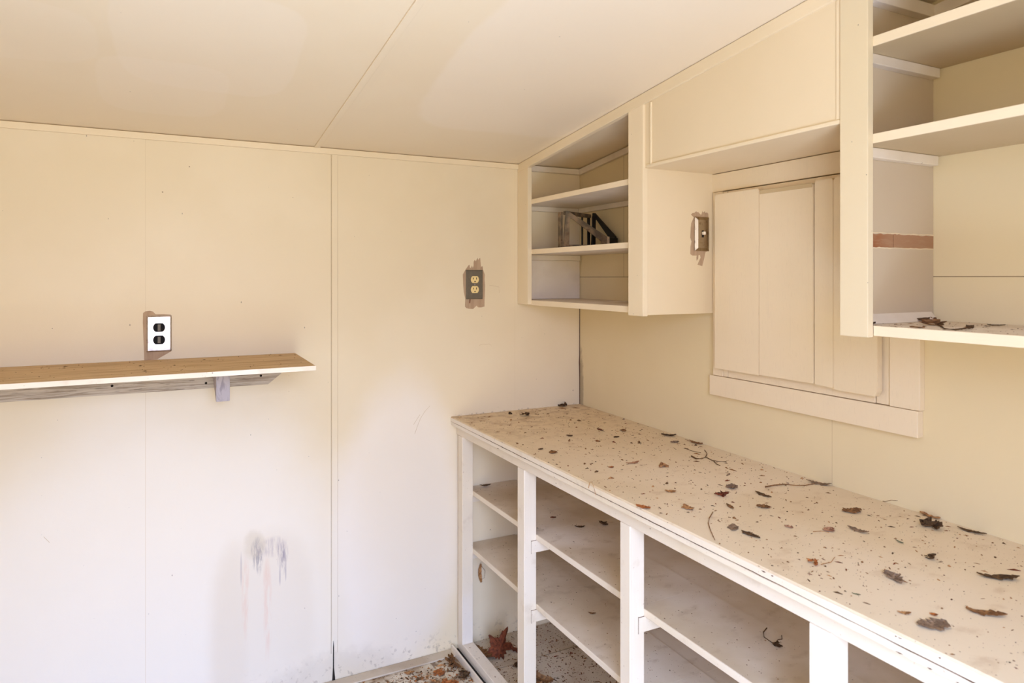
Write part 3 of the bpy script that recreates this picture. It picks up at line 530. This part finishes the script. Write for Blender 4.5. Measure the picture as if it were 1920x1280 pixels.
D = [  # p0, p1, ratio, material, kind, label
 ((1.452, 2.425), (1.508, 2.425), .6, 'dark', 'clump', 'dark crumbled leaf cluster on the worktop against the wall near the corner'),
 ((1.197, 2.376), (1.222, 2.385), .8, 'dark', 'clump', 'small dark clump on the worktop below the ivory outlet, nearest the back wall'),
 ((1.229, 2.316), (1.270, 2.339), .5, 'dark', 'clump', 'dark crumbs clump on the worktop between the corner and the front edge'),
 ((1.518, 1.846), (1.555, 1.813), .32, 'dark', 'leaf', 'long dark leaf on the worktop touching the right wall short of the window'),
 ((1.480, 1.754), (1.509, 1.746), .5, 'grey', 'leaf', 'small grey leaf just in front of the long dark leaf by the wall'),
 ((1.552, 1.742), (1.556, 1.687), .3, 'brown', 'leaf', 'brown curled leaf lying in the angle of worktop and wall below the window'),
 ((1.249, 1.537), (1.287, 1.532), .7, 'tan', 'clump', 'frayed tan leaf tuft in the middle of the worktop left of the forked twig'),
 ((1.188, 1.60), (1.233, 1.599), .28, 'pink', 'leaf', 'flat pinkish leaf sliver in the middle of the worktop'),
 ((1.122, 1.351), (1.146, 1.336), .5, 'tan', 'leaf', 'tan leaf scrap on the worktop close to the front edge above the third post'),
 ((1.290, 1.313), (1.313, 1.294), .9, 'grey', 'leaf', 'round grey leaf on the worktop in front of the long straight twig'),
 ((1.212, 1.258), (1.248, 1.271), .6, 'red', 'clump', 'dark red crumpled leaf beside the round grey leaf'),
 ((1.091, 1.245), (1.086, 1.209), .55, 'tan', 'leaf', 'curled tan leaf near the front edge left of the thin curved twig'),
 ((1.533, 1.268), (1.562, 1.212), .30, 'grey', 'leaf', 'long folded leaf at the wall at the end of the straight twig'),
 ((1.329, 1.254), (1.333, 1.201), .28, 'dark', 'leaf', 'dark pointed leaf in front of the straight twig'),
 ((1.249, 1.172), (1.263, 1.145), .6, 'brown', 'leaf', 'brown hooked leaf in front of the dark pointed leaf'),
 ((1.192, 1.209), (1.179, 1.177), .3, 'brown', 'leaf', 'thin brown leaf behind the curved twig'),
 ((1.098, 1.101), (1.074, 1.070), .45, 'grey', 'leaf', 'short upright scrap right of the curved twig'),
 ((1.090, 1.063), (1.091, 1.016), .30, 'dark', 'leaf', 'dark rolled leaf near the front edge right of the curved twig'),
 ((1.201, 1.049), (1.205, 1.030), .5, 'pink', 'leaf', 'small pale oval leaf in the centre of the worktop'),
 ((1.406, 1.063), (1.454, 1.050), .55, 'brown', 'leaf', 'brown bow shaped leaf below the lower edge of the window surround'),
 ((1.320, .986), (1.329, .941), .34, 'grey', 'leaf', 'grey green folded leaf in front of the brown bow shaped leaf'),
 ((1.253, .991), (1.283, .994), .6, 'pink', 'leaf', 'pale leaf bit joined to a short tan stalk'),
 ((1.080, .897), (1.094, .864), .8, 'orange', 'clump', 'orange brown leaf with a hair thin stalk near the front edge'),
 ((1.565, .979), (1.561, .931), .32, 'tan', 'leaf', 'tan leaf leaning at the foot of the right wall past the window'),
 ((1.498, .945), (1.497, .881), .45, 'dark', 'clump', 'dark ragged leaf cluster just in front of the tan leaf at the wall'),
 ((1.545, .884), (1.556, .830), .22, 'dark', 'leaf', 'long thin dark leaf at the foot of the wall, furthest from the corner'),
 ((1.306, .812), (1.333, .795), .9, 'dark', 'clump', 'small black brown clump in open space on the near worktop'),
 ((1.174, .797), (1.150, .754), .42, 'grey', 'leaf', 'grey brown pointed leaf midway to the near front edge'),
 ((1.317, .720), (1.371, .676), .26, 'dark', 'leaf', 'long flat dark leaf on the near end of the worktop, behind its neighbour'),
 ((1.156, .648), (1.195, .607), .32, 'brown', 'leaf', 'long brown leaf with a hump at the near end of the worktop'),
 ((1.044, .690), (1.062, .679), .4, 'tan', 'leaf', 'small tan leaf strip left of the large grey leaf'),
 ((1.030, .645), (1.080, .637), .55, 'grey', 'leaf', 'large greyish torn leaf close to the front edge at the near end'),
 ((1.088, .666), (1.097, .657), .6, 'orange', 'leaf', 'tiny orange scrap just behind the large torn leaf'),
 ((1.040, .768), (1.047, .756), .25, 'green', 'leaf', 'tiny green sliver near the front edge of the worktop'),
 ((.987, 1.290), (1.000, 1.255), .45, 'orange', 'leaf', 'orange brown leaf hanging on the front edge above the third post'),
 ((1.037, 1.849), (1.058, 1.855), .4, 'dark', 'leaf', 'small dark leaf bit near the front edge, the further of two'),
 ((1.066, 1.815), (1.052, 1.785), .6, 'brown', 'leaf', 'small brown leaf bit near the front edge, the nearer of two'),
 ((1.216, 1.973), (1.236, 1.965), .8, 'dark', 'leaf', 'small dark round leaf bit alone in the far middle of the worktop'),
 ((1.370, 2.018), (1.374, 1.981), .35, 'red', 'leaf', 'reddish leaf bit between corner and window on the worktop'),
 ((1.349, 1.888), (1.373, 1.886), .5, 'dark', 'leaf', 'dark leaf bit in the middle of the worktop before the red one'),
 ((1.448, 1.97), (1.438, 1.94), .6, 'brown', 'leaf', 'brown leaf bit between the reddish bit and the right wall'),
 ((1.120, 1.593), (1.136, 1.587), .6, 'orange', 'leaf', 'small orange leaf bit left of the flat pinkish sliver'),
 ((1.346, .893), (1.342, .874), .25, 'green', 'leaf', 'thin dark green curl left of the ragged dark cluster'),
]
for p0, p1, r_, m_, k_, lb in D: leaf(p0, p1, r_, m_, lb, kind=k_, group=G)
def sz(p): return [(x, y, top_z(x, y) + .0022) for x, y in p]
def twig(lines, rad, label, z0=None, mat='dark', group='dead twigs'):
    bm = NB()
    for k, l in enumerate(lines): tube(l, [rad * (1 - .5 * i / len(l)) * (1 if k == 0 else .7) for i in range(len(l))], bm, 5, .25)
    return solo('dead_twig', bm, LM[mat], lines[0][0], label, 'twig', group)
twig([sz([(1.422, 1.589), (1.414, 1.560), (1.430, 1.553), (1.454, 1.563), (1.446, 1.527), (1.452, 1.512), (1.473, 1.497)]), sz([(1.454, 1.563), (1.485, 1.590), (1.493, 1.600), (1.512, 1.630)]), sz([(1.446, 1.521), (1.429, 1.491), (1.426, 1.474)])], .0020, 'dark forked twig on the worktop near the wall below the window')
twig([sz([(1.470, 1.673), (1.466, 1.639), (1.476, 1.607)])], .0010, 'thin twig on the worktop behind the forked twig')
twig([sz([(1.387, 1.273), (1.418, 1.275), (1.453, 1.271), (1.472, 1.253), (1.499, 1.242), (1.535, 1.242)]), sz([(1.455, 1.270), (1.447, 1.258)])], .0018, 'long straight brown twig on the worktop ending at the wall', mat='brown')
twig([sz([(1.119, 1.179), (1.083, 1.152), (1.056, 1.127), (1.030, 1.093), (.997, 1.045)])], .0012, 'thin curved twig near the front edge of the worktop', mat='brown')
twig([[(.983, 1.486, .884), (.981, 1.476, .902), (.979, 1.466, .906), (.978, 1.456, .900), (.982, 1.450, .876)]], .0009, 'loop of fibre hanging on the front edge of the worktop', mat='tan')
twig([sz([(1.226, .996), (1.245, .991), (1.253, .978)])], .0010, 'short tan stalk in the centre of the worktop', mat='tan')
twig([sz([(1.092, .870), (1.118, .869), (1.147, .883)])], .0008, 'hair thin stalk curving from the orange brown leaf', mat='tan')
twig([sz([(1.564, 1.071), (1.567, 1.066)]) + [(1.5675, 1.052, .892), (1.567, 1.035, .896)]], .0007, 'fine fibre clinging to the wall above the worktop', mat='brown')
# shelves below
zs = lambda z: (lambda x, y: z)
leaf((1.094, 2.412), (1.139, 2.405), .35, 'dark', 'dark leaf on the upper shelf of the base cupboard at the back wall', zs(.622), group='dead leaves in the base cupboard')
leaf((1.160, 1.985), (1.176, 1.973), .6, 'red', 'small leaf on the upper shelf of the base cupboard behind the second post', zs(.622), group='dead leaves in the base cupboard')
leaf((1.193, 1.885), (1.226, 1.872), .35, 'dark', 'dark oval leaf on the upper base shelf left of the dark cluster', zs(.6175), group='dead leaves in the base cupboard')
leaf((1.285, 1.884), (1.30, 1.845), .4, 'dark', 'dark cluster on the upper base shelf close under the worktop rail', zs(.6165), 'clump', group='dead leaves in the base cupboard')
leaf((1.163, 1.762), (1.183, 1.745), .25, 'brown', 'brown seed shaped leaf on the lower base shelf', zs(.3995), group='dead leaves in the base cupboard')
leaf((1.219, 1.30), (1.231, 1.29), .5, 'dark', 'black crumb shaped leaf on the lower base shelf past the third post', zs(.396), group='dead leaves in the base cupboard')
leaf((1.198, 1.082), (1.222, 1.069), .6, 'dark', 'dark shrivelled leaf with twigs on the upper base shelf right of the third post', zs(.6165), 'clump', group='dead leaves in the base cupboard')
q = lambda p: [(x, y, .6185) for x, y in p]
twig([q([(1.246, 1.139), (1.224, 1.129), (1.209, 1.113), (1.206, 1.085)]), q([(1.250, 1.100), (1.238, 1.088), (1.227, 1.091)])], .0012, 'bent twig on the upper base shelf beside the shrivelled leaf')
# right wall cupboard
U = zs(1.3318)
twig([[(1.434, .849, 1.3335), (1.41, .844, 1.334), (1.35, .800, 1.3335), (1.304, .770, 1.334), (1.300, .748, 1.334), (1.34, .752, 1.335), (1.375, .760, 1.336)]], .0019, 'long curved twig on the bottom board of the cupboard past the window')
leaf((1.362, .768), (1.382, .752), .7, 'dark', 'dark curled bit at the tip of the curved twig', U, 'clump', group='dead leaves in the wall cupboard')
leaf((1.384, .862), (1.434, .851), .4, 'brown', 'crumbled brown leaf left of the curved twig in the wall cupboard', U, 'clump', group='dead leaves in the wall cupboard')
leaf((1.2965, .832), (1.310, .810), .35, 'brown', 'thin brown leaf along the front of the bottom board', U, group='dead leaves in the wall cupboard')
leaf((1.485, .934), (1.525, .925), .5, 'dark', 'dark leaf standing in the cupboard by its end panel', U, 'clump', group='dead leaves in the wall cupboard')
leaf((1.500, .800), (1.512, .772), .4, 'dark', 'dark pointed leaf far back on the bottom board', U, group='dead leaves in the wall cupboard')
leaf((1.535, .945), (1.565, .93), .7, 'brown', 'brown heap of crumbs in the back corner of the wall cupboard', U, 'clump', group='dead leaves in the wall cupboard')
leaf((1.30, .925), (1.33, .930), .4, 'dark', 'dark crumbs at the foot of the stile in the wall cupboard', U, 'clump', group='dead leaves in the wall cupboard')
# large maple leaf standing in the base cupboard
def maple(c, size, seed):
    rnd = random.Random(seed); pts = []; lobes = [(-2.25, .55), (-1.2, .85), (0, 1.0), (1.2, .85), (2.25, .55)]
    K = 72; bm = NB(); rim = []
    for k in range(K):
        a = -math.pi + 2 * math.pi * k / K; r = .60
        for la, lr in lobes:
            d = abs(a - la); r = max(r, lr * max(0, 1 - (d / .70) ** 1.3) + .20 * math.exp(-(d / .5) ** 2))
        r *= 1 + .09 * math.sin(a * 15) + rnd.uniform(-.07, .07)
        rim.append((a, r))
    cen = bm.verts.new((0, 0, 0)); rings = []
    for fr in (.33, .66, 1.0):
        rings.append([bm.verts.new((math.sin(a) * r * fr * size, .25 * size * math.sin(a * 2 + 1) * fr ** 2 * .5 + abs(math.sin(a)) * .25 * size * fr ** 2 + rnd.uniform(-.01, .01) * size, math.cos(a) * r * fr * size)) for a, r in rim])
    for k in range(K):
        k2 = (k + 1) % K; bm.faces.new((cen, rings[0][k], rings[0][k2]))
        for A, B in zip(rings, rings[1:]): bm.faces.new((A[k], B[k], B[k2], A[k2]))
    bmesh.ops.recalc_face_normals(bm, faces=bm.faces); bmesh.ops.solidify(bm, geom=bm.faces[:], thickness=.0005)
    bmesh.ops.transform(bm, matrix=Matrix.Translation(c), verts=bm.verts); return bm
bm = maple((0, 0, 0), .062, 3); bmesh.ops.transform(bm, matrix=Matrix.Translation((1.112, 2.27, .078)) @ Matrix.Rotation(.55, 4, 'Y') @ Matrix.Rotation(-.12, 4, 'X'), verts=bm.verts)
zm = min(v.co.z for v in bm.verts); bmesh.ops.translate(bm, verts=bm.verts, vec=(0, 0, .009 - zm))
solo('maple_leaf', bm, LM['red'], (1.118, 2.285, .009), 'large red brown maple leaf standing on the floor of the base cupboard', 'leaf')
FZ = zs(.0085)
for a, b, r_, m_, k_, lb in [
 ((1.070, 2.40), (1.095, 2.29), .40, 'brown', 'leaf', 'long brown leaf on the cupboard floor left of the maple leaf'),
 ((1.17, 2.33), (1.26, 2.28), .30, 'red', 'leaf', 'dark red leaf on the cupboard floor right of the maple leaf'),
 ((1.13, 2.21), (1.18, 2.19), .6, 'dark', 'clump', 'black crumpled leaf on the cupboard floor below the maple leaf'),
 ((1.09, 2.10), (1.20, 2.06), .3, 'brown', 'clump', 'brown leaf heap behind the bottom rail near the second post')]:
    leaf(a, b, r_, m_, lb, FZ if a[1] > 2.23 else zs(.0145), k_, group='leaves on the cupboard floor')
leaf((1.175, 2.0), (1.215, 1.985), .8, 'orange', 'square orange brown leaf on the cupboard floor past the second post', zs(.0145), group='leaves on the cupboard floor')
bm = place(leaf_bm(.07, .030, .6, .3, .35, 55), (1.095, 2.425, .277), 0, math.pi / 2); solo('dead_leaf', bm, LM['tan'], (1.095, 2.425, .277), 'tan leaf caught on the back wall inside the base cupboard', 'leaf')
twig([[(1.105, 2.432, .31), (1.125, 2.428, .28), (1.12, 2.426, .255), (1.10, 2.428, .25)]], .0008, 'thin hanging fibre beside the tan leaf on the back wall', mat='brown')
FL = zs(.0005); k = 0
for a, b, r_, m_, k_, lb in [
 ((.775, 2.372), (.812, 2.362), .45, 'tan', 'leaf', 'pale brown leaf on the floor at the foot of the back wall'),
 ((.872, 2.33), (.905, 2.30), .7, 'orange', 'leaf', 'orange brown leaf on the floor in front of the back wall'),
 ((.935, 2.39), (.972, 2.30), .6, 'brown', 'clump', 'brown leaf pile on the floor against the door track'),
 ((.955, 2.29), (.975, 2.23), .7, 'dark', 'clump', 'dark leaf pile on the floor beside the door track'),
 ((.72, 2.25), (.75, 2.235), .8, 'dark', 'leaf', 'small dark leaf on the floor left of the leaf piles'),
 ((.86, 2.23), (.93, 2.22), .6, 'orange', 'clump', 'orange leaf crumbs on the floor between the dark leaf pile and the small dark leaf'),
 ((.60, 2.415), (.63, 2.405), .5, 'dark', 'leaf', 'black leaf at the foot of the wall joint')]:
    leaf(a, b, r_, m_, lb, FL, k_, group='leaves on the room floor')

def specks(name, region, nn, surf, mats, label, smin=.0006, smax=.0022, bias=None, seed=1):
    rnd = random.Random(seed); bm = NB(); x0, x1, y0, y1 = region; c = 0
    while c < nn:
        x, y = rnd.uniform(x0, x1), rnd.uniform(y0, y1)
        if bias and rnd.random() > bias(x, y): continue
        c += 1; s_ = smin + (smax - smin) * rnd.random() ** 3; z = surf(x, y) + .0002; el = rnd.choice((1, 1, 1.2, 1.5, 2, 3.4)); a = rnd.uniform(0, 3.15); mi = rnd.randrange(len(mats))
        ux, uy = math.cos(a) * s_ * el, math.sin(a) * s_ * el; vx, vy = -math.sin(a) * s_, math.cos(a) * s_
        P_ = [bm.verts.new((min(x1, max(x0, x + ux * p + vx * q_)), min(y1, max(y0, y + uy * p + vy * q_)), z)) for p, q_ in ((1, .1), (.3, .8), (-.8, .6), (-1, -.3), (.1, -.9))]
        t_ = bm.verts.new((x + ux * rnd.uniform(-.3, .3), y + uy * .1, z + s_ * rnd.uniform(.4, 1)))
        for k in range(5): bm.faces.new((P_[k], P_[(k + 1) % 5], t_)).material_index = mi
        bm.faces.new(P_[::-1]).material_index = mi
    bmesh.ops.recalc_face_normals(bm, faces=bm.faces); o = link(name, bm, LM[mats[0]]); o['kind'] = 'stuff'; o['label'] = label; o['category'] = 'dirt'
    for m_ in mats[1:]: o.data.materials.append(LM[m_])
    return o
bz = lambda x, y: .25 + .75 * min(1, max(0, .5 + noise.noise(Vector((x * 6, y * 4, 1))) * 1.2))
specks('dirt_specks', (.99, 1.565, .3, 2.436), 3000, top_z, ['brown', 'brown', 'dark', 'tan', 'red'], 'fine brown and dark dirt specks scattered over the worktop', .0004, .0024, bz, 2)
specks('leaf_crumbs', (.995, 1.56, .45, 2.43), 190, top_z, ['brown', 'dark', 'tan', 'brown', 'red', 'grey'], 'small leaf crumbs scattered among the leaves on the worktop', .0016, .0058, lambda x, y: .3 + .7 * (y > 1.3), 21)
specks('dirt_specks', (1.055, 1.25, .4, 2.43), 420, zs(.6187), ['dark', 'brown'], 'fine dark dirt on the upper base shelf', .0004, .0018, None, 4)
specks('dirt_specks', (1.055, 1.25, 1.0, 2.43), 380, zs(.3997), ['dark', 'brown'], 'fine dark dirt on the lower base shelf', .0004, .0018, None, 5)
specks('dirt_specks', (1.295, 1.565, .3, .945), 420, U, ['dark', 'brown'], 'fine dirt on the bottom board of the wall cupboard past the window', .0004, .0022, None, 6)
specks('dirt_specks', (1.058, 1.5, 1.9, 2.43), 2600, zs(.0142), ['dark', 'brown', 'red'], 'dark dirt on the floor of the base cupboard', .0006, .0034, None, 7)
specks('leaf_litter', (.60, .982, 1.9, 2.40), 2600, FL, ['brown', 'orange', 'dark', 'tan', 'brown'], 'brown and orange crumbled leaf litter on the room floor', .0008, .0055, lambda x, y: 1 if y < 2.36 else .25, 8)
specks('dirt_specks', (1.014, 1.055, 1.95, 2.37), 60, zs(.0402), ['dark', 'brown'], 'dirt specks on the bottom rail', .0005, .0018, None, 10)
specks('dirt_specks', (-.42, .40, 2.07, 2.43), 150, zs(1.1697), ['dark'], 'dark specks on the plywood shelf by the outlet', .0006, .0022, None, 11)
# scratches in the paint of the back wall
def wl(p): return [(x, YB - .0002, z) for x, z in p]
for p_ in ([(1.104, 1.163), (1.112, 1.167), (1.122, 1.1685), (1.134, 1.1665), (1.146, 1.168), (1.153, 1.165), (1.158, 1.158)], [(.84, .845), (.849, .870), (.862, .900), (.880, .926), (.90, .945)], [(.835, .88), (.86, .915)], [(1.148, 1.40), (1.19, 1.392), (1.193, 1.37)], [(-.315, .66), (-.300, .64)]):
    link('scratch', tube(wl(p_), .0005), M_SHELFIN, WB)
